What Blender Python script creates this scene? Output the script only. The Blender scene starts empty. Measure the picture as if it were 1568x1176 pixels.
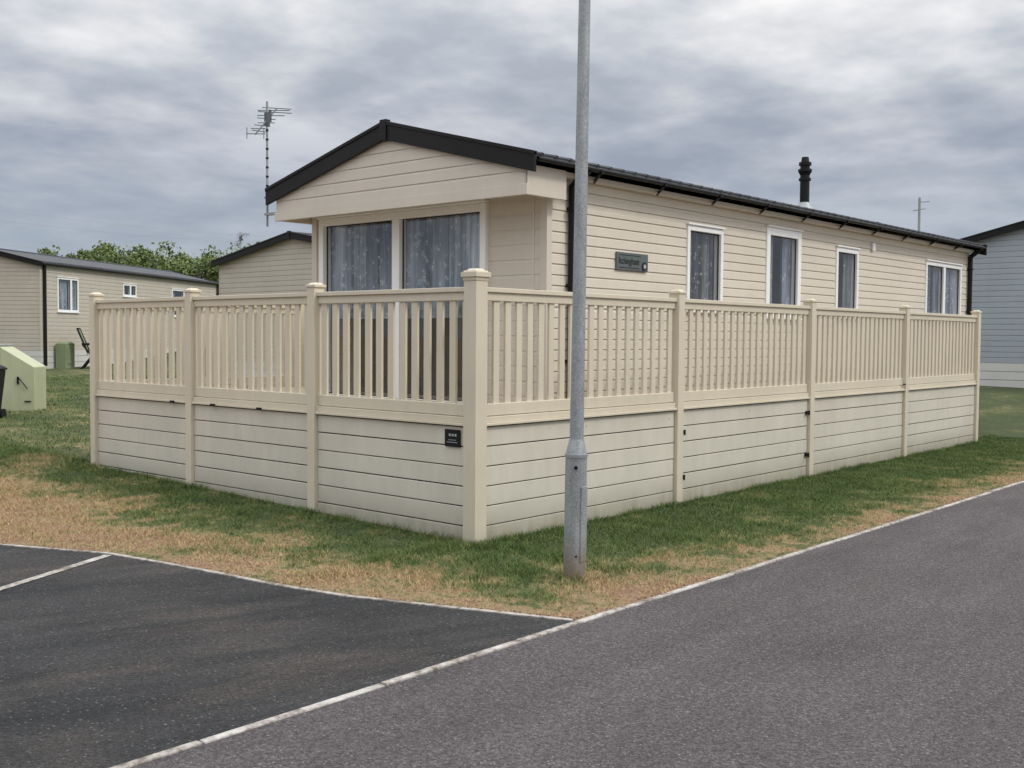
import bpy, math, random
import numpy as np
from mathutils import Vector, Matrix
random.seed(4); np.random.seed(4)
sc = bpy.context.scene
R = math.radians

# ------------------------------------------------------------------ materials
def mat(name):
    m = bpy.data.materials.new(name); m.use_nodes = True
    nt = m.node_tree
    return m, nt, nt.nodes['Principled BSDF']
def N(nt, t, **k):
    n = nt.nodes.new(t)
    for a, b in k.items(): setattr(n, a, b)
    return n
def noise(nt, vec, scale, detail=4, rough=.55, stretch=None):
    if stretch:
        mp = N(nt, 'ShaderNodeMapping'); mp.inputs['Scale'].default_value = stretch
        nt.links.new(vec, mp.inputs[0]); vec = mp.outputs[0]
    n = N(nt, 'ShaderNodeTexNoise'); n.inputs['Scale'].default_value = scale
    n.inputs['Detail'].default_value = detail; n.inputs['Roughness'].default_value = rough
    nt.links.new(vec, n.inputs['Vector']); return n.outputs['Fac']
def ramp(nt, fac, stops, interp='LINEAR'):
    r = N(nt, 'ShaderNodeValToRGB'); r.color_ramp.interpolation = interp
    e = r.color_ramp.elements
    while len(e) < len(stops): e.new(.5)
    for i, (p, c) in enumerate(stops):
        e[i].position = p; e[i].color = (*c, 1) if not isinstance(c, (int, float)) else (c, c, c, 1)
    nt.links.new(fac, r.inputs[0]); return r.outputs[0]
def math_(nt, op, a, b=None, c=None, clamp=False):
    n = N(nt, 'ShaderNodeMath', operation=op, use_clamp=clamp)
    for i, v in enumerate((a, b, c)):
        if v is None: continue
        if isinstance(v, (int, float)): n.inputs[i].default_value = v
        else: nt.links.new(v, n.inputs[i])
    return n.outputs[0]
def mix(nt, fac, a, b, blend='MIX'):
    n = N(nt, 'ShaderNodeMix', data_type='RGBA', blend_type=blend)
    for s, v in ((0, fac), (6, a), (7, b)):
        if isinstance(v, (int, float)): n.inputs[s].default_value = v
        elif isinstance(v, tuple): n.inputs[s].default_value = (*v, 1)
        else: nt.links.new(v, n.inputs[s])
    return n.outputs[2]
def pos(nt):
    return N(nt, 'ShaderNodeNewGeometry').outputs['Position']
def objc(nt):
    return N(nt, 'ShaderNodeTexCoord').outputs['Object']
def bump(nt, h, bsdf, strength=.3, dist=.01):
    b = N(nt, 'ShaderNodeBump'); b.inputs['Strength'].default_value = strength
    b.inputs['Distance'].default_value = dist
    nt.links.new(h, b.inputs['Height']); nt.links.new(b.outputs[0], bsdf.inputs['Normal'])

def plastic(name, col, rough=.5, var=.08, dirt=0.0, dirtz=.35, grain=True, spec=.5):
    m, nt, b = mat(name)
    p = pos(nt)
    f1 = noise(nt, p, 1.3, 5, .6)
    f2 = noise(nt, p, 9, 4, .6, (1, 1, .25))
    dark = tuple(c*(1-var*2) for c in col); lite = tuple(min(1, c*(1+var)) for c in col)
    f = math_(nt, 'ADD', math_(nt, 'MULTIPLY', f1, .6), math_(nt, 'MULTIPLY', f2, .4))
    c = ramp(nt, f, [(.3, dark), (.68, lite)])
    if dirt > 0:
        sx = N(nt, 'ShaderNodeSeparateXYZ'); nt.links.new(p, sx.inputs[0])
        g = math_(nt, 'SUBTRACT', 1, math_(nt, 'DIVIDE', sx.outputs[2], dirtz), clamp=True)
        g = math_(nt, 'POWER', g, 1.6)
        g = math_(nt, 'MULTIPLY', g, math_(nt, 'MULTIPLY', f2, dirt*2), clamp=True)
        c = mix(nt, g, c, (.16, .14, .08))
    nt.links.new(c, b.inputs['Base Color'])
    b.inputs['Roughness'].default_value = rough
    b.inputs['Specular IOR Level'].default_value = spec
    if grain: bump(nt, noise(nt, p, 60, 3, .6, (1, 1, 8)), b, .08, .003)
    return m
M = {}
M['board'] = plastic('cream_board', (.61, .58, .495), .45, .07, .6)
M['rail'] = plastic('cream_rail', (.63, .568, .45), .42, .05, .3, .15)
M['clad'] = plastic('cream_cladding', (.66, .605, .515), .5, .04)
M['gable'] = plastic('cream_gable', (.61, .56, .485), .5, .04)
M['clad2'] = plastic('beige_cladding', (.50, .46, .39), .55, .05)
M['clad3'] = plastic('bluegrey_cladding', (.33, .37, .41), .55, .04)
M['skirt'] = plastic('white_skirting', (.60, .60, .58), .5, .05)
M['white'] = plastic('white_upvc', (.87, .88, .88), .35, .02, grain=False)
M['black'] = plastic('black_plastic', (.009, .009, .010), .5, .2, grain=False, spec=.25)
M['gap'] = plastic('dark_gap', (.02, .019, .016), .9, .1, grain=False)
M['inside'] = plastic('painted_room_dark', (.02, .021, .024), .9, .1, grain=False)  # near-black colour stands in for the shade of unlit rooms
M['deck'] = plastic('deck_floor', (.42, .35, .25), .6, .1)
M['greenbox'] = plastic('green_cabinet', (.43, .46, .30), .5, .08)
M['greybox'] = plastic('grey_cabinet', (.40, .43, .42), .5, .06)
M['sage'] = plastic('sage_fabric', (.24, .30, .17), .7, .08)
M['sign'] = plastic('sign_slate', (.10, .125, .125), .35, .1, grain=False)
M['signtxt'] = plastic('sign_lettering', (.015, .015, .015), .5, .1, grain=False)
M['bark'] = plastic('bark', (.09, .07, .05), .9, .2)
M['wood'] = plastic('pole_wood', (.10, .08, .06), .9, .2)
M['stone'] = plastic('grit', (.17, .14, .11), .9, .3)

# galvanised steel
m, nt, b = mat('galvanised_steel'); p = pos(nt)
f = noise(nt, p, 14, 6, .7, (1, 1, .3)); f2 = noise(nt, p, 90, 2)
c = ramp(nt, f, [(.3, (.22, .245, .26)), (.7, (.38, .41, .43))])
c = mix(nt, .18, c, ramp(nt, f2, [(.4, .1), (.6, .6)]))
sx = N(nt, 'ShaderNodeSeparateXYZ'); nt.links.new(p, sx.inputs[0])
g = math_(nt, 'SUBTRACT', 1, math_(nt, 'DIVIDE', sx.outputs[2], .30), clamp=True)
g = math_(nt, 'MULTIPLY', g, math_(nt, 'MULTIPLY', noise(nt, p, 16, 5, .7), 1.7), clamp=True)
c = mix(nt, g, c, (.20, .13, .07))
nt.links.new(c, b.inputs['Base Color']); b.inputs['Metallic'].default_value = .3
b.inputs['Roughness'].default_value = .5; bump(nt, f, b, .15, .003)
M['galv'] = m
m, nt, b = mat('aerial_alloy'); b.inputs['Base Color'].default_value = (.10, .11, .12, 1)
b.inputs['Metallic'].default_value = .4; b.inputs['Roughness'].default_value = .45; M['alloy'] = m
# roof
m, nt, b = mat('roof_sheet'); p = objc(nt)
w = N(nt, 'ShaderNodeTexWave', wave_type='BANDS', bands_direction='X'); w.inputs['Scale'].default_value = 1.4
nt.links.new(p, w.inputs[0])
f = noise(nt, p, 5, 5)
c = ramp(nt, f, [(.3, (.025, .029, .036)), (.7, (.05, .056, .067))])
nt.links.new(c, b.inputs['Base Color']); b.inputs['Roughness'].default_value = .6
bump(nt, w.outputs['Fac'], b, .6, .03); M['roof'] = m
# glass: reflectance by viewing angle, the same from both faces (Schlick)
m, nt, b = mat('window_glass'); nt.nodes.remove(b)
tr = N(nt, 'ShaderNodeBsdfTransparent'); tr.inputs[0].default_value = (.96, .975, .985, 1)
gl = N(nt, 'ShaderNodeBsdfGlossy'); gl.inputs['Roughness'].default_value = .01
gm = N(nt, 'ShaderNodeNewGeometry'); dt = N(nt, 'ShaderNodeVectorMath', operation='DOT_PRODUCT')
nt.links.new(gm.outputs['Normal'], dt.inputs[0]); nt.links.new(gm.outputs['Incoming'], dt.inputs[1])
cs = math_(nt, 'ABSOLUTE', dt.outputs['Value'])
sch = math_(nt, 'POWER', math_(nt, 'SUBTRACT', 1, cs, clamp=True), 5)
bn = N(nt, 'ShaderNodeBump'); bn.inputs['Strength'].default_value = .05; bn.inputs['Distance'].default_value = .02
nt.links.new(noise(nt, pos(nt), 1.6, 2), bn.inputs['Height']); nt.links.new(bn.outputs[0], gl.inputs['Normal'])
mx = N(nt, 'ShaderNodeMixShader')
nt.links.new(math_(nt, 'MULTIPLY_ADD', sch, .9, .13, clamp=True), mx.inputs[0])
nt.links.new(tr.outputs[0], mx.inputs[1]); nt.links.new(gl.outputs[0], mx.inputs[2])
nt.links.new(mx.outputs[0], nt.nodes['Material Output'].inputs[0]); M['glass'] = m
# lace curtains: fold shading painted in colour + small woven flower motif
def lace(name, cols, scale, mot, amt):
    m, nt, b = mat(name); p = objc(nt)
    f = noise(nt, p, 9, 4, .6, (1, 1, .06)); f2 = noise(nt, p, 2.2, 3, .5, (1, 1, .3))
    wp = mix(nt, .06, p, N(nt, 'ShaderNodeTexNoise').outputs['Color'])
    v = N(nt, 'ShaderNodeTexVoronoi', feature='F1'); v.inputs['Scale'].default_value = scale; nt.links.new(wp, v.inputs[0])
    v2 = N(nt, 'ShaderNodeTexVoronoi'); v2.inputs['Scale'].default_value = scale*2.7; nt.links.new(wp, v2.inputs[0])
    petal = math_(nt, 'MULTIPLY', ramp(nt, v.outputs['Distance'], [(.22, 1.0), (.42, 0.0)]), ramp(nt, v2.outputs['Distance'], [(.25, 1.0), (.5, .15)]))
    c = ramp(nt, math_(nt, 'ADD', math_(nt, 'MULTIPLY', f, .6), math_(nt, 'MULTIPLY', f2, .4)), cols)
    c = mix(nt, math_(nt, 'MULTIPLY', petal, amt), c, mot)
    nt.links.new(c, b.inputs['Base Color']); b.inputs['Roughness'].default_value = .9; return m
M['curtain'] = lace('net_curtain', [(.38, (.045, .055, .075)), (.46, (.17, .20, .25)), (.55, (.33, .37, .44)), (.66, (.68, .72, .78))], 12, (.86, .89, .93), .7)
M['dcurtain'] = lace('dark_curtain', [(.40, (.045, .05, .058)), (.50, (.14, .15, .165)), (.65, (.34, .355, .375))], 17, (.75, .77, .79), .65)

# ground colour
def grass_colour(nt, p, blade=False):
    sx = N(nt, 'ShaderNodeSeparateXYZ'); nt.links.new(p, sx.inputs[0])
    dr = math_(nt, 'ADD', sx.outputs[1], 1.93); dl = math_(nt, 'MULTIPLY', math_(nt, 'ADD', sx.outputs[0], 1.62), .95)
    md = math_(nt, 'MINIMUM', dr, dl)
    base = N(nt, 'ShaderNodeMapRange'); base.inputs[1].default_value = .05; base.inputs[2].default_value = 1.1
    base.inputs[3].default_value = .10; base.inputs[4].default_value = .80
    nt.links.new(md, base.inputs[0])
    n1 = noise(nt, p, 1.3, 5, .6); n2 = noise(nt, p, 6, 5, .65); n3 = noise(nt, p, 45, 3, .6); n4 = noise(nt, p, 16, 4, .65)
    far = N(nt, 'ShaderNodeMapRange'); far.inputs[1].default_value = 2.5; far.inputs[2].default_value = 6
    far.inputs[3].default_value = 0; far.inputs[4].default_value = .15; nt.links.new(sx.outputs[1], far.inputs[0])
    rt = N(nt, 'ShaderNodeMapRange'); rt.inputs[1].default_value = -.3; rt.inputs[2].default_value = 1.5
    rt.inputs[3].default_value = 0; rt.inputs[4].default_value = .13; nt.links.new(sx.outputs[0], rt.inputs[0])
    s = math_(nt, 'ADD', math_(nt, 'SUBTRACT', base.outputs[0], far.outputs[0]),
              math_(nt, 'MULTIPLY', math_(nt, 'SUBTRACT', n1, .5), 2.1))
    s = math_(nt, 'ADD', s, rt.outputs[0])
    s = math_(nt, 'ADD', s, math_(nt, 'MULTIPLY', math_(nt, 'SUBTRACT', n2, .5), 1.3))
    s = math_(nt, 'ADD', s, math_(nt, 'MULTIPLY', math_(nt, 'SUBTRACT', n4, .5), 1.3))
    s = math_(nt, 'ADD', s, math_(nt, 'MULTIPLY', math_(nt, 'SUBTRACT', n3, .5), 1.0))
    if blade:
        cols = [(.10, (.46, .335, .18)), (.30, (.42, .33, .165)), (.43, (.25, .25, .10)), (.58, (.135, .19, .05)), (.95, (.085, .135, .032))]
    else:
        cols = [(.0, (.31, .19, .115)), (.18, (.39, .27, .155)), (.34, (.32, .25, .13)), (.46, (.16, .16, .06)), (.9, (.06, .085, .026))]
    c = ramp(nt, s, cols)
    v = ramp(nt, n3, [(.3, .6), (.7, 1.25)])
    return mix(nt, 1.0, c, v, 'MULTIPLY'), n3, n2
m, nt, b = mat('lawn'); p = pos(nt)
c, n3, n2 = grass_colour(nt, p)
nt.links.new(c, b.inputs['Base Color']); b.inputs['Roughness'].default_value = .95
bump(nt, math_(nt, 'ADD', n3, noise(nt, p, 160, 3)), b, .9, .02); M['lawn'] = m
m, nt, b = mat('grass_blade'); p = pos(nt)
c, n3, n2 = grass_colour(nt, p, True)
nt.links.new(c, b.inputs['Base Color']); b.inputs['Roughness'].default_value = .8; M['blade'] = m

def asphalt(name, lo, hi, stain, fleck, ang):
    m, nt, b = mat(name); p = pos(nt)
    rot = N(nt, 'ShaderNodeMapping'); rot.inputs['Rotation'].default_value = (0, 0, ang); nt.links.new(p, rot.inputs[0]); pr = rot.outputs[0]
    big = noise(nt, p, .7, 5, .6); mid = noise(nt, pr, 2.2, 6, .65, (.22, 1.4, 1)); fine = noise(nt, p, 130, 3, .7); med = noise(nt, p, 48, 4, .8)
    v = N(nt, 'ShaderNodeTexVoronoi'); v.inputs['Scale'].default_value = 70; nt.links.new(p, v.inputs[0])
    c = ramp(nt, math_(nt, 'ADD', math_(nt, 'MULTIPLY', big, .45), math_(nt, 'MULTIPLY', mid, .55)), [(.40, lo), (.58, hi)])
    c = mix(nt, ramp(nt, noise(nt, pr, 1.1, 4, .6, (.5, 1.3, 1)), [(.48, 0.0), (.62, .85)]), c, stain)
    sp = ramp(nt, fine, [(.3, .4), (.52, 1.0), (.7, 1.75)])
    c = mix(nt, 1.0, c, sp, 'MULTIPLY')
    c = mix(nt, 1.0, c, ramp(nt, med, [(.32, .5), (.5, 1.0), (.66, 1.5)]), 'MULTIPLY')
    sepc = N(nt, 'ShaderNodeSeparateColor'); nt.links.new(v.outputs['Color'], sepc.inputs[0])
    fl = ramp(nt, sepc.outputs[0], [(.88, 0.0), (.96, 1.0)])
    near = ramp(nt, v.outputs['Distance'], [(.2, 1.0), (.42, 0.0)])
    c = mix(nt, math_(nt, 'MULTIPLY', math_(nt, 'MULTIPLY', fl, near), .75), c, fleck)
    nt.links.new(c, b.inputs['Base Color']); b.inputs['Roughness'].default_value = .85
    b.inputs['Specular IOR Level'].default_value = .3
    bump(nt, math_(nt, 'ADD', math_(nt, 'ADD', fine, med), v.outputs['Distance']), b, 1.0, .010)
    return m
M['bay'] = asphalt('bay_asphalt', (.022, .023, .025), (.052, .052, .054), (.078, .068, .062), (.26, .25, .24), R(20))
M['road'] = asphalt('road_asphalt', (.086, .078, .081), (.122, .111, .115), (.106, .095, .097), (.34, .32, .32), 0)
m, nt, b = mat('worn_white_edging'); p = pos(nt)
f = noise(nt, p, 22, 5, .7); f2 = noise(nt, p, 3, 4)
c = ramp(nt, math_(nt, 'ADD', math_(nt, 'MULTIPLY', f, .6), math_(nt, 'MULTIPLY', f2, .4)), [(.39, (.13, .105, .085)), (.49, (.33, .305, .28)), (.64, (.54, .52, .50))])
nt.links.new(c, b.inputs['Base Color']); b.inputs['Roughness'].default_value = .85; bump(nt, f, b, .4, .005)
M['edge'] = m
m, nt, b = mat('leaves'); p = pos(nt)
f = noise(nt, p, .6, 4); f2 = noise(nt, p, 4, 3)
c = ramp(nt, math_(nt, 'ADD', math_(nt, 'MULTIPLY', f, .5), math_(nt, 'MULTIPLY', f2, .5)), [(.35, (.07, .10, .035)), (.65, (.21, .28, .09))])
nt.links.new(c, b.inputs['Base Color']); b.inputs['Roughness'].default_value = .8; M['leaf'] = m

# ------------------------------------------------------------------ geometry helpers
def empty(name, mtx=None):
    e = bpy.data.objects.new(name, None); sc.collection.objects.link(e)
    if mtx is not None: e.matrix_world = mtx
    return e
class Part:
    def __init__(s, name, mt): s.name, s.mt, s.v, s.f = name, M[mt], [], []
    def face(s, pts):
        i = len(s.v); s.v += [tuple(p) for p in pts]; s.f.append(tuple(range(i, i+len(pts))))
    def hexa(s, c):
        i = len(s.v); s.v += [tuple(p) for p in c]
        for q in ((3,2,1,0),(4,5,6,7),(0,1,5,4),(1,2,6,5),(2,3,7,6),(3,0,4,7)): s.f.append(tuple(i+k for k in q))
    def box(s, x0, x1, y0, y1, z0, z1):
        x0,x1=sorted((x0,x1)); y0,y1=sorted((y0,y1)); z0,z1=sorted((z0,z1))
        s.hexa([(x0,y0,z0),(x1,y0,z0),(x1,y1,z0),(x0,y1,z0),(x0,y0,z1),(x1,y0,z1),(x1,y1,z1),(x0,y1,z1)])
    def mbox(s, mp, u0, u1, o0, o1, z0, z1):
        a = mp(u0, o0, z0); c = mp(u1, o1, z1); s.box(a[0], c[0], a[1], c[1], a[2], c[2])
    def frus(s, cx, cy, z0, z1, r0, r1):
        s.hexa([(cx-r0,cy-r0,z0),(cx+r0,cy-r0,z0),(cx+r0,cy+r0,z0),(cx-r0,cy+r0,z0),
                (cx-r1,cy-r1,z1),(cx+r1,cy-r1,z1),(cx+r1,cy+r1,z1),(cx-r1,cy+r1,z1)])
    def tube(s, a, b, r0, r1=None, n=10, caps=True):
        r1 = r0 if r1 is None else r1
        a, b = Vector(a), Vector(b); d = (b-a).normalized()
        x = d.orthogonal().normalized(); y = d.cross(x); i = len(s.v)
        for c, r in ((a, r0), (b, r1)):
            for k in range(n):
                t = 2*math.pi*k/n; s.v.append(tuple(c + x*math.cos(t)*r + y*math.sin(t)*r))
        for k in range(n):
            k2 = (k+1) % n; s.f.append((i+k, i+k2, i+n+k2, i+n+k))
        if caps: s.f.append(tuple(i+k for k in reversed(range(n)))); s.f.append(tuple(i+n+k for k in range(n)))
    def done(s, parent=None, bevel=0, smooth=False):
        me = bpy.data.meshes.new(s.name); me.from_pydata(s.v, [], s.f); me.materials.append(s.mt); me.update()
        o = bpy.data.objects.new(s.name, me); sc.collection.objects.link(o)
        if parent: o.parent = parent
        if bevel:
            b = o.modifiers.new('bevel', 'BEVEL'); b.width = bevel; b.segments = 2; b.limit_method = 'ANGLE'
        if smooth:
            for q in me.polygons: q.use_smooth = True
            try:
                me.set_sharp_from_angle(angle=R(40))
            except Exception: pass
        return o

def clad(P, mp, uL, uR, z0, z1, pitch=.1, depth=.012, ops=()):
    fl = uL if callable(uL) else (lambda z: uL); fr = uR if callable(uR) else (lambda z: uR)
    n = math.ceil((z1-z0)/pitch - 1e-6)
    for i in range(n):
        a = z0+i*pitch; t = min(a+pitch, z1)
        cuts = sorted({a, t} | {z for o in ops for z in (o[2], o[3]) if a < z < t})
        for k in range(len(cuts)-1):
            c0, c1 = cuts[k], cuts[k+1]; mid = (c0+c1)/2
            if fr(mid) <= fl(mid): continue
            act = sorted([o for o in ops if o[2] <= mid <= o[3]])
            segs = []; cur = 'L'
            for o in act: segs.append((cur, o[0])); cur = o[1]
            segs.append((cur, 'R'))
            for s0, s1 in segs:
                g = lambda s, z: fl(z) if s == 'L' else (fr(z) if s == 'R' else s)
                o0 = depth*(1-(c0-a)/pitch)**.6; o1 = depth*(max(0, 1-(c1-a)/pitch))**.6
                l0, r0, l1, r1 = g(s0,c0), g(s1,c0), g(s0,c1), g(s1,c1)
                if r0 <= l0: continue
                if r1 < l1: l1 = r1 = (l1+r1)/2
                zm = c0+(c1-c0)*.8; om = o0*.75+o1*.25
                lm, rm = l0+(l1-l0)*.8, r0+(r1-r0)*.8
                P.face([mp(l0,o0,c0), mp(r0,o0,c0), mp(rm,om,zm), mp(lm,om,zm)])
                P.face([mp(lm,om,zm), mp(rm,om,zm), mp(r1,o1,c1), mp(l1,o1,c1)])
                if k == 0: P.face([mp(l0,0,c0), mp(r0,0,c0), mp(r0,o0,c0), mp(l0,o0,c0)])

def curtain(P, mp, u0, u1, z0, z1, o=-.075, amp=.02):
    n = max(4, int((u1-u0)/.012)); ph = random.random()*6; us = np.linspace(u0, u1, n)
    oo = [o + amp*math.sin(u*62+ph+1.3*math.sin(u*9)) + .006*math.sin(u*141) for u in us]
    for i in range(n-1):
        P.face([mp(us[i],oo[i],z0), mp(us[i+1],oo[i+1],z0), mp(us[i+1],oo[i+1],z1), mp(us[i],oo[i],z1)])

def window(par, mp, u0, u1, z0, z1, mull=(), fw=.06, cur=(), cmat='curtain', proud=.03, trans=(), sill=True, cz=None):
    F = Part('window_frame', 'white'); G = Part('window_glass', 'glass'); C = Part('curtain', cmat); I = Part('dark_room_panel', 'inside')
    F.mbox(mp, u0, u0+fw, -.06, proud, z0, z1); F.mbox(mp, u1-fw, u1, -.06, proud, z0, z1)
    F.mbox(mp, u0+fw, u1-fw, -.06, proud, z1-fw, z1); F.mbox(mp, u0+fw, u1-fw, -.06, proud, z0, z0+fw)
    if sill: F.mbox(mp, u0-.02, u1+.02, .0, proud+.025, z0-.03, z0-.002)
    F.mbox(mp, u0-.01, u1+.01, .0, proud+.02, z1+.002, z1+.025)
    for u in mull: F.mbox(mp, u-fw*.75, u+fw*.75, -.055, proud-.003, z0+fw, z1-fw)
    a, b2, e = u0+fw*.5, u1-fw*.5, fw*.5
    G.face([mp(a,-.012,z0+e), mp(b2,-.012,z0+e), mp(b2,-.012,z1-e), mp(a,-.012,z1-e)])
    for a, c in cur: curtain(C, mp, a, c, (cz if cz else z0+.01), z1-.01)
    I.mbox(mp, u0-.1, u1+.1, -.62, -.6, z0-.1, z1+.1)  # flat dark panel behind the glass, painted as room darkness
    K = Part('gasket', 'black'); us = [u0+fw] + [x for u in mull for x in (u-fw*.75, u+fw*.75)] + [u1-fw]
    for i in range(0, len(us), 2):
        l, r = us[i], us[i+1]; g = .009
        K.mbox(mp, l, l+g, -.011, .0, z0+fw, z1-fw); K.mbox(mp, r-g, r, -.011, .0, z0+fw, z1-fw)
        K.mbox(mp, l+g, r-g, -.011, .0, z1-fw-g, z1-fw); K.mbox(mp, l+g, r-g, -.011, .0, z0+fw, z0+fw+g)
    F.done(par, .006); G.done(par); I.done(par); K.done(par)
    if cur: C.done(par)

def wall_y(y): return lambda u, o, z: (u, y-o, z)
def wall_yb(y): return lambda u, o, z: (u, y+o, z)
def wall_x(x): return lambda u, o, z: (x-o, u, z)
def wall_xb(x): return lambda u, o, z: (x+o, u, z)

def roof(par, x0, x1, ya, yb, ze, za, th=.05):
    ym = (ya+yb)/2; P = Part('roof', 'roof')
    for y0, y1 in ((ya, ym), (yb, ym)):
        P.hexa([(x0,y0,ze-th),(x1,y0,ze-th),(x1,y1,za-th),(x0,y1,za-th),(x0,y0,ze),(x1,y0,ze),(x1,y1,za),(x0,y1,za)])
    P.tube((x0, ym, za+.0), (x1, ym, za+.0), .035, n=8)
    n = int((x1-x0)/.2)
    for yy, s in ((ya, 1), (yb, -1)):
        for i in range(n):
            x = x0+.2*i+.1; P.tube((x, yy-.012*s, ze+.002), (x, yy+.25*s, ze+.002+.25*(za-ze)/abs(ym-ya)), .022, .016, n=6)
    P.done(par)
def barge(par, x, ya, yb, ze, za, h=.15, t=.035, sgn=-1):
    ym = (ya+yb)/2; P = Part('bargeboard', 'black')
    a, c = sorted((x, x+sgn*t))
    for y0, y1 in ((ya, ym), (yb, ym)):
        P.hexa([(a,y0,ze-h),(c,y0,ze-h),(c,y1,za-h),(a,y1,za-h),(a,y0,ze+.02),(c,y0,ze+.02),(c,y1,za+.02),(a,y1,za+.02)])
        P.hexa([(a-.01,y0,ze-.005),(c+.01,y0,ze-.005),(c+.01,y1,za-.005),(a-.01,y1,za-.005),(a-.01,y0,ze+.03),(c+.01,y0,ze+.03),(c+.01,y1,za+.03),(a-.01,y1,za+.03)])
    P.box(a-.014, c+.014, ym-.045, ym+.045, za-h-.012, za+.04)
    P.done(par, .004)

# ------------------------------------------------------------------ terrain
def ss(t): t = np.clip(t, 0, 1); return t*t*(3-2*t)
def H(x, y):
    return .02*np.clip(y, 0, 30)*ss((x+1.9)/1.9) + .5*ss((x-11)/8)*ss((y+1.8)/2.0)
def grid(name, xs, ys, z, mt):
    X, Y = np.meshgrid(xs, ys); Z = z(X, Y); n, k = X.shape
    v = np.stack([X, Y, Z], -1).reshape(-1, 3)
    f = [(j*k+i, j*k+i+1, (j+1)*k+i+1, (j+1)*k+i) for j in range(n-1) for i in range(k-1)]
    me = bpy.data.meshes.new(name); me.from_pydata(v.tolist(), [], f); me.materials.append(M[mt])
    for q in me.polygons: q.use_smooth = True
    o = bpy.data.objects.new(name, me); sc.collection.objects.link(o); return o
xs = np.concatenate([[-900,-400,-150,-60,-30], np.arange(-12, 34, .5), [40,60,120,300,900]])
ys = np.concatenate([[-900,-400,-150,-60,-30], np.arange(-12, 40, .5), [45,60,120,300,900]])
grid('ground', xs, ys, H, 'lawn')
EY = -1.93
edge_pts = [(-1.2,-1.93),(-1.45,-1.25),(-1.695,-.56),(-1.80,-.05),(-1.85,.45),(-1.93,1.05),(-2.02,1.6),(-2.385,2.44),(-3.1,3.6),(-6,6.6),(-12,9.5),(-30,16)]
P = Part('parking_bay', 'bay')
P.face([(-60,EY,.005)] + [(x,y,.005) for x,y in edge_pts] + [(-60,16,.005)]); P.done()
P = Part('road', 'road'); P.face([(-120,-9.5,.005),(150,-9.5,.005),(150,EY,.005),(-120,EY,.005)]); P.done()
P = Part('road_edging', 'edge')
x = -9.0
while x < 60:
    L = .91; j = random.uniform(-.004, .004)
    P.box(x, x+L-.008, EY-.021+j, EY+.021+j, -.03, .014+random.uniform(-.002,.002)); x += L
P.done(None, .005)
P = Part('bay_edging', 'edge')
ep = [(-1.2-.02,-1.93+.05)] + edge_pts[1:]
for (ax, ay), (bx, by) in zip(ep[:-1], ep[1:]):
    d = Vector((bx-ax, by-ay)); L = d.length; d.normalize(); n = Vector((-d.y, d.x))*.018
    e = .004; a0 = (ax+d.x*e, ay+d.y*e); b0 = (bx-d.x*e, by-d.y*e)
    P.hexa([(a0[0]-n.x,a0[1]-n.y,-.03),(b0[0]-n.x,b0[1]-n.y,-.03),(b0[0]+n.x,b0[1]+n.y,-.03),(a0[0]+n.x,a0[1]+n.y,-.03),
            (a0[0]-n.x,a0[1]-n.y,.012),(b0[0]-n.x,b0[1]-n.y,.012),(b0[0]+n.x,b0[1]+n.y,.012),(a0[0]+n.x,a0[1]+n.y,.012)])
P.done()
P = Part('bay_marking', 'edge')
a = Vector((-2.05, 1.55)); d = Vector((-1, -.5)).normalized(); b2 = a+d*4.6; n = Vector((-d.y, d.x))*.032
P.face([(a.x-n.x,a.y-n.y,.0095),(b2.x-n.x,b2.y-n.y,.0095),(b2.x+n.x,b2.y+n.y,.0095),(a.x+n.x,a.y+n.y,.0095)])
P.done()
P = Part('grit', 'stone')
def pebble(x, y, r):
    z = H(x, y)+.005; P.frus(x, y, float(z)-.004, float(z)+r*.8, r, r*.45)
for i in range(600):
    x = random.uniform(-1.2, 11); s = random.gauss(.02, .04); pebble(x, EY+s, random.uniform(.002, .006))
for i in range(350):
    y = random.uniform(-1.9, 3.4); x = float(np.interp(y, [q[1] for q in edge_pts], [q[0] for q in edge_pts]))+random.gauss(.03, .04)
    pebble(x, y, random.uniform(.002, .006))
P.done()

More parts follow.
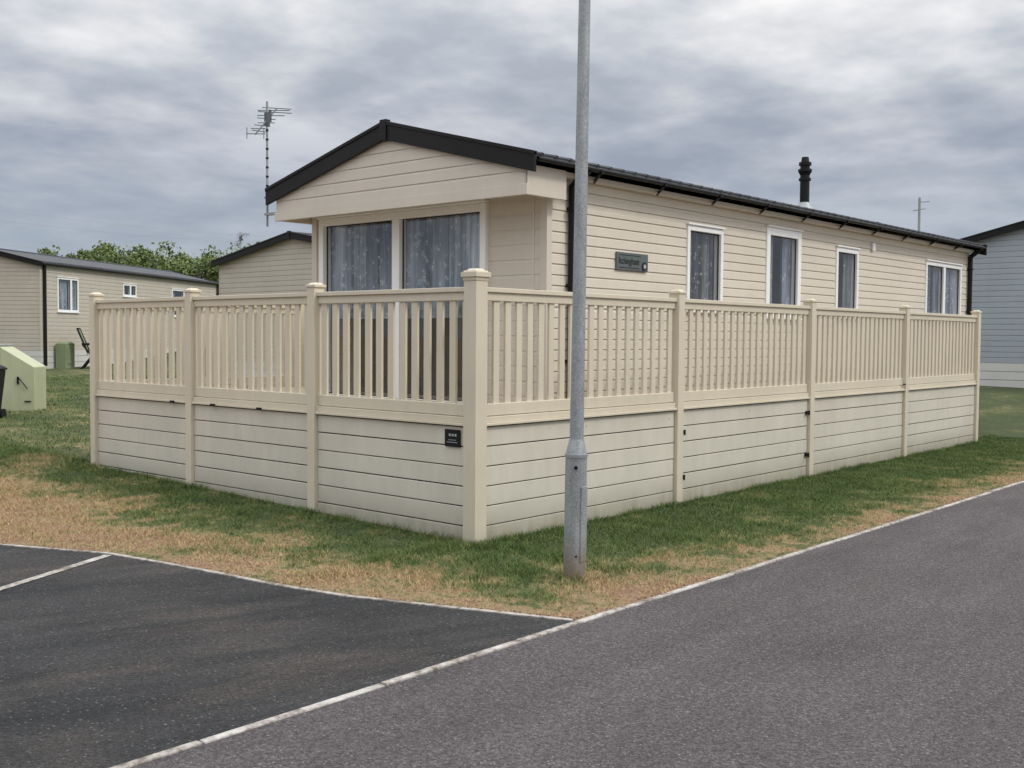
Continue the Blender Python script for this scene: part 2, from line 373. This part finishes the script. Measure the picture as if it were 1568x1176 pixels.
# ------------------------------------------------------------------ grass blades
def blades(name, n, xr, yr, hmin, hmax, w):
    x = np.random.uniform(*xr, n); y = np.random.uniform(*yr, n)
    ey = np.array([p[1] for p in edge_pts]); ex = np.array([p[0] for p in edge_pts])
    xe = np.interp(y, ey, ex)
    rag = .03+.05*np.abs(np.sin(x*5.3+1.7*np.sin(x*13)))*np.abs(np.sin(y*4.1+x))
    ok = (x > xe+.01+np.where(y>-1.9, rag*.8, 0)) & (y > EY+rag*.8) & ~((x > -.03) & (x < 10.95) & (y > -.03) & (y < 5.7))
    dist = np.minimum(x-xe, y-EY)
    pr = np.clip(.35+dist*.9, 0, 1)
    cl = .5+.5*np.sin(x*7.3+np.sin(y*5.1)*2)*np.sin(y*6.7+np.sin(x*4.3)*2)
    ok &= np.random.rand(n) < pr*(.45+.55*cl)
    x, y, cl, dist = x[ok], y[ok], cl[ok], dist[ok]; n = len(x)
    z = H(x, y); h = np.random.uniform(hmin, hmax, n)*(.6+.6*cl)*np.clip(.5+dist, .5, 1)
    fence = (np.abs(y) < .12) | (np.abs(x) < .12); h = np.where(fence, h*1.7, h)
    lpd = np.hypot(x+.405, y+1.252); h = np.where(lpd < .14, h*1.8, h)
    a = np.random.uniform(0, 2*math.pi, n); dx, dy = np.cos(a)*w/2, np.sin(a)*w/2
    lx = np.random.normal(0, .7, n)*h; ly = np.random.normal(0, .7, n)*h
    v = np.empty((n, 3, 3)); v[:,0] = np.stack([x-dx,y-dy,z-.002],-1); v[:,1] = np.stack([x+dx,y+dy,z-.002],-1)
    v[:,2] = np.stack([x+lx,y+ly,z+h],-1)
    me = bpy.data.meshes.new(name); me.vertices.add(3*n); me.vertices.foreach_set('co', v.ravel())
    me.loops.add(3*n); me.loops.foreach_set('vertex_index', np.arange(3*n, dtype=np.int32))
    me.polygons.add(n); me.polygons.foreach_set('loop_start', np.arange(0, 3*n, 3, dtype=np.int32))
    me.polygons.foreach_set('loop_total', np.full(n, 3, dtype=np.int32)); me.update(); me.validate()
    me.materials.append(M['blade']); return me
me = blades('grass', 420000, (-3.2, 12), (-1.93, 0.2), .010, .034, .006)
g1 = bpy.data.objects.new('grass', me); sc.collection.objects.link(g1)
me = blades('grass_front', 260000, (-3.6, 0.1), (-.2, 9), .010, .036, .007)
g2 = bpy.data.objects.new('grass_front', me); sc.collection.objects.link(g2); g2.parent = g1
me = blades('grass_back', 160000, (-1, 16), (5.7, 22), .02, .055, .012)
g3 = bpy.data.objects.new('grass_back', me); sc.collection.objects.link(g3); g3.parent = g1

# ------------------------------------------------------------------ deck fence
deck = empty('deck_railing_fence')
LX, LY = 10.95, 5.64
def run(mp, posts, bal):
    B = Part('skirting_boards', 'board'); K = Part('board_backing', 'gap'); Rl = Part('rails', 'rail'); Ba = Part('balusters', 'rail')
    Pm = Part('post', 'rail')
    e0, e1 = posts[0], posts[-1]
    K.mbox(mp, e0+.05, e1-.02, -.04, -.026, -.05, .93)
    for a, c in zip(posts[:-1], posts[1:]):
        a2, c2 = a+.05, c-.05
        z = .866
        for k in range(6):
            j = random.uniform(-.002, .002); dz = random.uniform(-.0012, .0012)
            B.mbox(mp, a2+.002, c2-.002, -.024, j, max(z-.149+.0042+dz, -.05), z-.0042); z -= .149
        Rl.mbox(mp, a2, c2, -.10, .030, .872, .893)
        Rl.mbox(mp, a2, c2, -.08, .012, .893, .940)
        Rl.mbox(mp, a2, c2, -.052, -.004, .945, 1.035)
        Rl.mbox(mp, a2, c2, -.052, -.004, 1.805, 1.868)
        Rl.mbox(mp, a2-.01, c2+.01, -.068, .014, 1.868, 1.903)
        n = round((c2-a2)/bal); st = (c2-a2)/n
        for i in range(n):
            u = a2+(i+.5)*st+random.uniform(-.003,.003); w = .033
            Ba.mbox(mp, u-w, u+w, -.040, -.016, 1.03, 1.81)
    for i, u in enumerate(posts):
        if i == 0: continue
        Pm.mbox(mp, u-.05, u+.05, -.075, .036, -.1, 1.945)
        c = mp(u, -.02, 0); Pm.frus(c[0], c[1], 1.945, 1.967, .064, .064); Pm.frus(c[0], c[1], 1.967, 1.985, .052, .03)
    B.done(deck, .004); K.done(deck); Rl.done(deck, .004); Ba.done(deck, .004); Pm.done(deck, .003)
run(wall_y(0), [0, 2.74, 5.45, 8.18, LX], .132)
run(wall_x(0), [0, 1.885, 3.77, LY], .138)
run(wall_yb(LY), [0, 2.74, 5.45, 8.18, LX], .132)
P = Part('corner_post', 'rail')
P.box(-.062, .062, -.062, .062, -.1, 1.945)
P.frus(0, 0, 1.945, 1.972, .066, .071); P.frus(0, 0, 1.972, 2.008, .079, .079); P.frus(0, 0, 2.008, 2.020, .066, .062); P.frus(0, 0, 2.020, 2.034, .05, .036)
P.done(deck, .002)
P = Part('deck_floor', 'deck')
for i in range(40):
    P.box(.06+i*.0455, .06+i*.0455+.042, .06, LY-.06, .86, .90)
P.box(1.9, LX-.06, .06, LY-.06, .86, .899); P.done(deck)
P = Part('hinges', 'black')
for u, z in ((2.81,.66),(2.81,.24),(5.36,.72),(5.36,.25)):
    P.box(u-.02, u+.03, -.022, 0, z-.018, z+.018); P.tube((u-.012,-.045,z-.025),(u-.012,-.045,z+.025), .009)
for u in (2.62, 3.35, 4.05):
    P.box(-.048, -.03, u-.03, u+.03, .87, .89)
P.box(8.05, 8.12, -.045, -.03, .95, .965)
P.done(deck)
P = Part('screw_caps', 'clad2')
for i in range(4):
    for a in (.09, 1.35, 2.6):
        P.tube((2.74*i+a, .0, .80), (2.74*i+a, -.004, .80), .007, n=8)
P.done(deck)
pl = empty('number_plate'); P = Part('plate', 'black'); P.box(-.012, -.002, .14, .30, .71, .84); P.done(pl, .003)
P = Part('plate_text', 'greybox')
for k in range(3): P.box(-.0145, -.0122, .175+k*.03, .192+k*.03, .79, .808)
P.box(-.0145,-.0122,.165,.275,.742,.746); P.box(-.0145,-.0122,.18,.26,.76,.763); P.done(pl)
pl.location = (-.004, 0, 0)

# ------------------------------------------------------------------ main caravan
hs = empty('static_caravan')
WY, WB, FX, BX, GX = .79, 4.12, 1.77, 12.82, 1.33
RA, RB, ZE, ZA = .56, 4.30, 3.10, 3.58
slope = (ZA-ZE)/((RB-RA)/2)
wins = [(4.09, 4.83, 1.84, 2.74, (), [(4.13,4.80)], 'dcurtain', .055),
        (5.83, 6.72, 1.80, 2.86, (), [(5.88,6.14),(6.38,6.68)], 'curtain', .09),
        (7.73, 8.43, 1.84, 2.75, (), [(7.76,8.0),(8.2,8.40)], 'dcurtain', .06),
        (10.90, 12.47, 1.84, 2.75, (11.7,), [(10.92,11.35),(12.0,12.46),(11.45,11.66)], 'curtain', .06)]
P = Part('side_cladding', 'clad')
clad(P, wall_y(WY), FX, BX, .15, 3.04, .098, .016, [w[:4] for w in wins])
P.done(hs)
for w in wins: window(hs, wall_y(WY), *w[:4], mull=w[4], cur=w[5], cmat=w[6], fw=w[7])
P = Part('rear_side_cladding', 'clad'); clad(P, wall_yb(WB), FX, BX, .15, 3.04, .098, .013); P.done(hs)
gz = lambda z: RA+max(0, (z-(ZE-.06)))/slope
gzr = lambda z: RB-max(0, (z-(ZE-.06)))/slope
P = Part('end_cladding', 'clad'); clad(P, wall_xb(BX), WY, WB, .15, 3.04, .098, .013)
clad(P, wall_xb(BX), lambda z: max(WY, gz(z)), lambda z: min(WB, gzr(z)), 3.04, ZA-.05, .098, .013); P.done(hs)
P = Part('front_cladding', 'gable')
fo = (1.5, 3.98, .83, 2.80)
clad(P, wall_x(FX), WY, WB, .15, 2.86, .14, .006, [fo]); P.done(hs)
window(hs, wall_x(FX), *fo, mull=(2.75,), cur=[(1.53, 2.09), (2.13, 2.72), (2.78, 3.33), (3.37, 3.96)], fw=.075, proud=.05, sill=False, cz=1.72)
P = Part('gable_cladding', 'gable')
clad(P, wall_x(GX), lambda z: max(.66, gz(z)), lambda z: min(4.20, gzr(z)), 2.86, ZA-.06, .115, .010); P.done(hs)
P = Part('gable_trim', 'gable')
P.box(GX-.02, GX+.03, .64, 4.22, 2.765, 2.858)
P.box(GX+.001, FX+.10, .648, .70, 2.768, 3.03)
P.box(GX+.001, FX+.10, 4.16, 4.212, 2.768, 3.03)
P.box(FX+.10, BX, WY-.11, WY+.01, 2.985, 3.03)
P.box(FX+.10, BX, WB-.01, WB+.11, 2.985, 3.03)
P.box(GX+.03, FX+.12, .70, 4.16, 2.862, 2.88)
for y0, y1 in ((WY-.018, WY+.065), (WB-.065, WB+.018)):
    P.box(FX-.02, FX+.055, y0, y1, .15, 2.86)
P.box(FX-.012, FX, .93, .96, .9, 2.86)
P.box(BX-.05, BX+.02, WY-.02, WY+.05, .15, 3.0)
P.done(hs, .003)
roof(hs, GX-.02, BX+.1, RA, RB, ZE, ZA)
barge(hs, GX-.022, RA-.03, RB+.03, ZE-.008, ZA, .15)
barge(hs, BX+.102, RA-.03, RB+.03, ZE-.008, ZA, .15, sgn=1)
P = Part('gutter', 'black')
for yy in (RA-.010, RB+.010):
    s = 1 if yy < 2 else -1
    P.tube((GX+.02, yy, 3.066), (BX+.1, yy, 3.066), .023, n=10)
    x = GX+.9
    while x < BX:
        P.box(x, x+.03, yy-.026, yy+.026, 3.035, 3.075)
        P.tube((x+.015, yy, 3.04), (x+.13, yy+.16*s, 2.985), .015, n=6)
        x += 1.06
for xx in (2.075, BX-.03):
    P.tube((xx, WY-.055, .2), (xx, WY-.055, 2.93), .037, n=12); P.tube((xx, WY-.055, 2.92), (xx, RA, 3.05), .037, n=12)
    for z in (1.3, 2.0, 2.7): P.box(xx-.045, xx+.045, WY-.095, WY-.005, z, z+.03)
P.done(hs, smooth=True)
P = Part('flue', 'black'); fx, fy = 7.66, 1.2; zb = ZE+(fy-RA)*slope
P.tube((fx,fy,zb), (fx,fy,zb+.62), .062, n=16); P.tube((fx,fy,zb+.38),(fx,fy,zb+.41), .080, n=16)
P.tube((fx,fy,zb+.45),(fx,fy,zb+.50), .062, .09, n=16); P.tube((fx,fy,zb+.50),(fx,fy,zb+.53), .09, .09, n=16)
P.tube((fx,fy,zb+.58),(fx,fy,zb+.62), .082, .082, n=16); P.tube((fx,fy,zb+.62),(fx,fy,zb+.69), .055, .045, n=16)
P.done(hs, smooth=True)
P = Part('flue_flashing', 'galv'); P.tube((fx,fy,zb-.04),(fx,fy,zb+.09), .16, .066, n=16); P.done(hs, smooth=True)
P = Part('vent_box', 'white'); P.box(8.85, 8.93, WY-.05, WY-.017, 2.77, 2.88); P.done(hs, .006)
sg = empty('name_sign'); P = Part('sign_plate', 'sign'); P.box(2.80, 3.34, WY-.035, WY-.017, 2.20, 2.375); P.done(sg, .006)
P = Part('sign_emblem', 'signtxt'); P.tube((3.27,WY-.042,2.25),(3.27,WY-.034,2.25), .045, n=20); P.box(2.84,3.20,WY-.038,WY-.0352,2.345,2.352); P.box(2.84,3.18,WY-.038,WY-.0352,2.222,2.229); P.done(sg)
P = Part('sign_emblem_ring', 'greybox'); P.tube((3.27,WY-.046,2.25),(3.27,WY-.042,2.25), .022, n=16); P.done(sg)
cu = bpy.data.curves.new('sign_text', 'FONT'); cu.body = 'Itchingham'; cu.size = .095; cu.extrude = .001; cu.materials.append(M['signtxt'])
to = bpy.data.objects.new('sign_text', cu); sc.collection.objects.link(to); to.parent = sg
to.location = (2.83, WY-.0375, 2.262); to.rotation_euler = (R(90), 0, 0); to.scale=(.85,1,1)

# ------------------------------------------------------------------ TV aerials
def aerial(name, x, y, z0, z1, s=1.0, ang=35):
    e = empty(name); P = Part('mast', 'galv'); P.tube((x,y,z0),(x,y,z1), .012*s, n=8); P.done(e)
    A = Part('elements', 'alloy'); r = Vector((.66,-.7513,0)); f = Vector((.7513,.66,0))
    d = f*math.cos(R(ang)) + Vector((0,0,math.sin(R(ang)))) + r*.16
    c = Vector((x,y,z1-.20*s))
    A.tube(c-d*.36*s, c+d*.30*s, .008*s, n=6)
    ts = (-.35,-.29,-.22,-.15,-.07,.03,.12,.2,.26,.31); Ls = (.10,.075,.08,.085,.09,.10,.15,.185,.175,.16)
    for i, (t, L) in enumerate(zip(ts, Ls)):
        q = c+d*t*s; o = r*(.02*math.sin(i*2.1))*s; tilt = Vector((0,0,.012*s*(i % 2)))
        A.tube(q-r*L*s+o+tilt, q+r*L*s+o-tilt*.5, .0048*s, n=5)
    for sx_ in (-1, 1):
        q = c-d*.36*s; A.tube(q+r*.09*s*sx_-Vector((0,0,.05*s)), q+r*.09*s*sx_+Vector((0,0,.07*s)), .0042*s, n=5)
    A.box(x-.022*s, x+.022*s, y-.022*s, y+.022*s, z1-.26*s, z1-.12*s)
    q = c+d*.1*s; A.tube(q-Vector((0,0,.06*s)), q+Vector((0,0,.07*s)), .016*s, n=6)
    A.done(e); return e
a = aerial('tv_aerial', 1.335, 4.38, 2.72, 4.07)
P = Part('brackets', 'galv')
for z in (2.84, 3.02): P.box(1.31, 1.36, 4.22, 4.40, z, z+.025)
P.done(a)
P = Part('cable', 'black')
for k in range(7): P.tube((1.335,4.38,3.15+k*.1),(1.335,4.38,3.17+k*.1), .016, n=8)
P.done(a)
aerial('tv_aerial', 10.3, 17.9, .4, 4.15, .9)
e = empty('aerial_mast'); P = Part('mast','galv'); P.tube((19.1,4.0,0),(19.1,4.0,4.8), .03, n=8); P.tube((19.1,4.0,4.7),(19.3,3.85,4.72), .012, n=6); P.tube((18.98,4.1,4.5),(19.2,3.9,4.55), .012, n=6); P.done(e)

# ------------------------------------------------------------------ lamp post
lp = empty('lamp_post'); P = Part('column', 'galv')
P.tube((0,0,-.1),(0,0,.78), .070, .069, 28); P.tube((0,0,.78),(0,0,.80), .074, .074, 28)
P.tube((0,0,.80),(0,0,.895), .069, .046, 28); P.tube((0,0,.895),(0,0,6.0), .0445, .030, 28)
P.tube((0,0,6.0),(.25,-.2,6.15), .03, .025, 12)
P.done(lp, smooth=True)
P = Part('access_door', 'galv')
P.box(-.03, .03, -.0725, -.060, .12, .60); P.done(lp, .004)
P = Part('door_bolt', 'black')
d = Vector((-.80,-.60,0)); P.tube(d*.066+Vector((0,0,.72)), d*.076+Vector((0,0,.72)), .012, n=10)
d = Vector((-.70,-.72,0)); P.tube(d*.066+Vector((0,0,.16)), d*.074+Vector((0,0,.16)), .007, n=8); P.done(lp)
P = Part('lantern', 'greybox'); P.frus(.45,-.36,6.10,6.20,.12,.09); P.frus(.35,-.28,6.2,6.24,.10,.06); P.done(lp, .02)
lp.location = (-.405, -1.252, 0); lp.rotation_euler = (R(.35), R(.35), R(0))

# ------------------------------------------------------------------ neighbouring caravans
def caravan(name, ox, oy, ang, L, W, base, eave, apex, cm, wins=(), skirt='skirt', fwins=(), skh=.55, overhang=.12):
    e = empty(name, Matrix.Translation((ox, oy, 0)) @ Matrix.Rotation(ang, 4, 'Z'))
    ops = [w[:4] for w in wins]; fops = [w[:4] for w in fwins]
    sl = (apex-eave)/(W/2+overhang); g0 = lambda z: -overhang+max(0, (z-eave+.05))/sl; g1 = lambda z: W+overhang-max(0, (z-eave+.05))/sl
    P = Part('cladding', cm)
    clad(P, wall_y(0), 0, L, base+skh, eave-.02, .12, .014, ops)
    clad(P, wall_yb(W), 0, L, base+skh, eave-.02, .12, .014)
    for mp, oo in ((wall_x(0), fops), (wall_xb(L), [])):
        clad(P, mp, lambda z: max(0, g0(z)), lambda z: min(W, g1(z)), base+skh, apex-.05, .12, .014, oo)
    P.done(e)
    P = Part('skirting', skirt)
    for k in range(3):
        z0 = base-.3 if k == 0 else base+skh*(k/3)+.006; z1 = base+skh*((k+1)/3)
        P.box(-.012, L+.012, -.012, W+.012, z0, z1-.006)
    P.box(.02, L-.02, .02, W-.02, base, base+skh)
    P.done(e)
    P = Part('corner_trim', cm)
    for x in (0, L):
        for y in (0, W): P.box(x-.02, x+.02, y-.02, y+.02, base+skh, eave-.02)
    P.done(e)
    roof(e, -.12, L+.12, -overhang, W+overhang, eave, apex)
    barge(e, -.122, -overhang-.02, W+overhang+.02, eave-.008, apex, .13); barge(e, L+.122, -overhang-.02, W+overhang+.02, eave-.008, apex, .13, sgn=1)
    P = Part('gutter', 'black')
    for yy in (-overhang, W+overhang): P.tube((-.1,yy,eave-.04),(L+.1,yy,eave-.04), .045, n=8)
    P.tube((.15,-.06,base+.1),(.15,-.06,eave-.05), .05, n=8); P.done(e)
    for w in wins: window(e, wall_y(0), *w[:4], mull=w[4], cur=w[5])
    for w in fwins: window(e, wall_x(0), *w[:4], mull=w[4], cur=w[5])
    return e
caravan('neighbour_caravan', 8.66, 25.42, math.atan2(.5396, .842), 12, 3.7, .5, 3.6, 4.05, 'clad2',
    wins=[(.86, 2.0, 2.2, 3.22, (1.6,), [(.9,1.5),(1.7,1.95)]), (4.7, 5.6, 2.8, 3.22, (5.2,), [(4.75,5.0)]), (8.2, 9.2, 2.2, 3.2, (), [(8.3,8.6)])])
caravan('neighbour_caravan', 9.7, 11.9, 0, 12, 6.0, .35, 3.36, 3.90, 'clad2', wins=[(2,3.2,1.7,2.8,(),[(2.1,2.5)])])
caravan('neighbour_caravan', 18.7, -.95, 0, 11, 3.75, .5, 3.72, 4.2, 'clad3', wins=[(3,4.2,2.2,3.2,(),[(3.1,3.4)])])

CM = Matrix.Translation((8.66, 25.42, 0)) @ Matrix.Rotation(math.atan2(.5396, .842), 4, 'Z')
ub = empty('utility_cabinet', CM)
P = Part('cabinet', 'sage'); P.box(.62, 1.08, -.42, -.08, .5, 1.25); P.frus(.85, -.25, 1.25, 1.30, .18, .12)
P.box(.67,1.0,-.44,-.42,.65,1.18); P.done(ub, .02)
gc = empty('garden_chair', CM @ Matrix.Translation((1.20, -.95, .47)) @ Matrix.Rotation(R(25), 4, 'Z') @ Matrix.Scale(1.2, 4))
P = Part('frame', 'black')
for x in (-.28, .28):
    P.tube((x,-.28,0),(x,.22,.62),.024,n=6); P.tube((x,.28,0),(x,-.2,.62),.024,n=6)
    P.tube((x,.1,.42),(x,.34,1.02),.024,n=6); P.tube((x,-.24,.63),(x,.24,.64),.03,n=6)
P.tube((-.28,.34,1.02),(.28,.34,1.02),.022,n=6); P.tube((-.28,-.24,.42),(.28,-.24,.42),.022,n=6); P.done(gc)
P = Part('fabric', 'sage'); P.hexa([(-.27,-.24,.41),(.27,-.24,.41),(.27,.14,.38),(-.27,.14,.38),(-.27,-.24,.43),(.27,-.24,.43),(.27,.14,.40),(-.27,.14,.40)])
P.hexa([(-.27,.12,.45),(.27,.12,.45),(.27,.14,.45),(-.27,.14,.45),(-.27,.33,1.0),(.27,.33,1.0),(.27,.35,1.0),(-.27,.35,1.0)]); P.done(gc)
def frame(px, py, ang, z): return Matrix.Translation((px, py, z)) @ Matrix.Rotation(ang, 4, 'Z')
gb = empty('storage_box', frame(2.07, 12.78, R(-45), .20))
P = Part('body', 'greybox'); P.box(-.45, 0, .0, .55, 0, 1.09); P.done(gb, .01)
P = Part('door', 'greenbox'); P.hexa([(.004,-.04,.02),(.56,-.04,.05),(.56,.5,.05),(.004,.5,.02),(.004,-.04,1.12),(.56,-.04,.78),(.56,.5,.78),(.004,.5,1.12)]); P.done(gb, .012)
P = Part('handle', 'black'); P.box(.28,.31,-.06,-.041,.5,.62); P.box(.40,.50,-.055,-.041,.20,.22); P.tube((.3,-.06,.62),(.45,-.06,.42),.008,n=6); P.done(gb)
P = Part('lid', 'greybox'); P.hexa([(-.47,-.06,1.10),(.0,-.06,1.13),(.0,.56,1.13),(-.47,.56,1.10),(-.47,-.06,1.13),(.0,-.06,1.16),(.0,.56,1.16),(-.47,.56,1.13)]); P.done(gb, .006)
wb = empty('wheelie_bin', frame(1.26, 11.55, R(-45), .17)); P = Part('body', 'black'); P.frus(0,0,.06,.80,.19,.26); P.frus(0,0,.80,.84,.28,.28); P.frus(0,0,.84,.9,.27,.18); P.done(wb,.02)
P = Part('wheels','black'); P.tube((-.24,.2,.1),(-.18,.2,.1),.1,n=14); P.tube((.18,.2,.1),(.24,.2,.1),.1,n=14); P.done(wb)

# ------------------------------------------------------------------ distant trees
def tree_mass(name, centres, nleaf, leaf):
    e = empty(name); T = Part('trunks', 'bark')
    V = []
    for (x, y, z, r) in centres:
        T.tube((x,y,0),(x,y,z), .22, .07, 7)
        for k in range(5):
            a = random.random()*6.28; T.tube((x,y,z*.5+k*.3),(x+math.cos(a)*r*.8,y+math.sin(a)*r*.8,z+random.uniform(-.5,.6)), .07,.02,5)
        for k in range(9):
            cx, cy, cz = x+random.gauss(0,r*.5), y+random.gauss(0,r*.5), z+random.gauss(0,r*.35); cr = r*random.uniform(.25,.5)
            n = nleaf//9; d = np.random.normal(0,1,(n,3)); d /= np.linalg.norm(d,axis=1)[:,None]
            V.append(np.array([cx,cy,cz]) + d*cr*(np.random.rand(n,1)**.4)*np.array([1,1,.8])*np.random.uniform(.8,1.45,(n,1)))
    c = np.concatenate(V); n = len(c); a = np.random.normal(0,1,(n,3)); a /= np.linalg.norm(a,axis=1)[:,None]
    b2 = np.cross(a, np.random.normal(0,1,(n,3))); b2 /= np.linalg.norm(b2,axis=1)[:,None]; s = leaf*np.random.uniform(.6,1.3,(n,1))
    v = np.stack([c-a*s, c-b2*s*.5, c+a*s, c+b2*s*.5], 1).reshape(-1,3)
    me = bpy.data.meshes.new('foliage'); me.from_pydata(v.tolist(), [], [(4*i,4*i+1,4*i+2,4*i+3) for i in range(n)]); me.materials.append(M['leaf'])
    o = bpy.data.objects.new('foliage', me); sc.collection.objects.link(o); o.parent = e; T.done(e)
cen = []
for u in np.concatenate([np.linspace(95, 215, 11), np.linspace(225, 500, 22)]):
    lam = random.uniform(58, 66); t = (u-784)/1650
    zz = random.uniform(5.2, 5.7) if u < 220 else random.uniform(4.8, 5.3)
    cen.append((-5.772+lam*(.7513+.66*t), -5.43+lam*(.66-.7513*t), zz, random.uniform(.9, 1.3) if u < 220 else random.uniform(1.1, 1.6)))
tree_mass('distant_trees', cen, 750, .11)

# ------------------------------------------------------------------ power line
e = empty('power_line'); P0 = Vector((20.5,55.6,8.4)); D = Vector((28.6,12.9,1.4)); A = P0-D*.7; B = P0+D*1.8
P = Part('poles', 'wood')
for q in (A, B): P.tube((q.x,q.y,0),(q.x,q.y,q.z+.3), .16,.11,10); P.box(q.x-.6,q.x+.6,q.y-.06,q.y+.06,q.z,q.z+.12)
P.done(e); P = Part('wires', 'greybox')
for off in (0, -.55, -1.9):
    pts = [A.lerp(B, t/16)+Vector((0,0,off-1.2*4*(t/16)*(1-t/16)+.9)) for t in range(17)]
    for p1, p2 in zip(pts[:-1], pts[1:]): P.tube(p1, p2, .011, n=4, caps=False)
P.done(e)

# ------------------------------------------------------------------ sky & light
S = Vector((.36, -.80, 0)).normalized(); el = R(46)
w = bpy.data.worlds.new('World'); sc.world = w; w.use_nodes = True; nt = w.node_tree
bg = nt.nodes['Background']; sky = N(nt, 'ShaderNodeTexSky', sky_type='NISHITA')
sky.sun_disc = False; sky.sun_elevation = el; sky.sun_rotation = math.atan2(S.x, S.y)
tc = N(nt, 'ShaderNodeTexCoord').outputs['Generated']
sx = N(nt, 'ShaderNodeSeparateXYZ'); nt.links.new(tc, sx.inputs[0])
zc = math_(nt, 'MAXIMUM', sx.outputs[2], 0.0); dn = math_(nt, 'ADD', zc, .15)
cb = N(nt, 'ShaderNodeCombineXYZ')
nt.links.new(math_(nt, 'DIVIDE', sx.outputs[0], dn), cb.inputs[0]); nt.links.new(math_(nt, 'DIVIDE', sx.outputs[1], dn), cb.inputs[1])
cb.inputs[2].default_value = 3.7
n1 = noise(nt, cb.outputs[0], 1.0, 8, .50); n2 = noise(nt, cb.outputs[0], 4.0, 7, .55)
f = math_(nt, 'ADD', math_(nt, 'MULTIPLY', n1, .68), math_(nt, 'MULTIPLY', n2, .32))
elev = ramp(nt, zc, [(0.0, (.50, .56, .64)), (.08, (.39, .44, .52)), (.16, (.43, .465, .535)), (.23, (.60, .625, .67)), (.31, (.76, .775, .80)), (.6, (1.45, 1.47, 1.50)), (1.0, (2.1, 2.12, 2.15))])
cl = ramp(nt, f, [(.39, (.72, .75, .80)), (.47, (.89, .91, .94)), (.54, (1.12, 1.10, 1.08)), (.63, (1.42, 1.37, 1.31))])
amt = ramp(nt, zc, [(.05, .2), (.19, 1.0)])
cl = mix(nt, amt, (1, 1, 1), cl)
c = mix(nt, 1.0, elev, cl, 'MULTIPLY')
sc10 = N(nt, 'ShaderNodeVectorMath', operation='SCALE'); sc10.inputs['Scale'].default_value = 10
nt.links.new(c, sc10.inputs[0])
fin = mix(nt, .93, sky.outputs[0], sc10.outputs[0])
nt.links.new(fin, bg.inputs[0]); bg.inputs[1].default_value = .1
L = bpy.data.lights.new('sun', 'SUN'); L.energy = 1.5; L.angle = R(11); L.color = (1, .95, .86)
lo = bpy.data.objects.new('sun', L); sc.collection.objects.link(lo)
sd = Vector((S.x*math.cos(el), S.y*math.cos(el), math.sin(el))); lo.rotation_euler = (-sd).to_track_quat('-Z', 'Y').to_euler()

# ------------------------------------------------------------------ camera
cam = bpy.data.cameras.new('camera'); co = bpy.data.objects.new('camera', cam); sc.collection.objects.link(co)
cam.lens = 1650/1568*36; cam.sensor_width = 36; cam.clip_end = 3000; cam.clip_start = .05
tl = math.atan(72/1650); fw = Vector((.7513*math.cos(tl), .66*math.cos(tl), -math.sin(tl)))
q = fw.to_track_quat('-Z', 'Y').to_matrix().to_4x4() @ Matrix.Rotation(R(.4), 4, 'Z')
co.matrix_world = Matrix.Translation((-5.772, -5.43, 1.536)) @ q
sc.camera = co
sc.view_settings.view_transform = 'Standard'; sc.view_settings.look = 'None'; sc.view_settings.exposure = 0
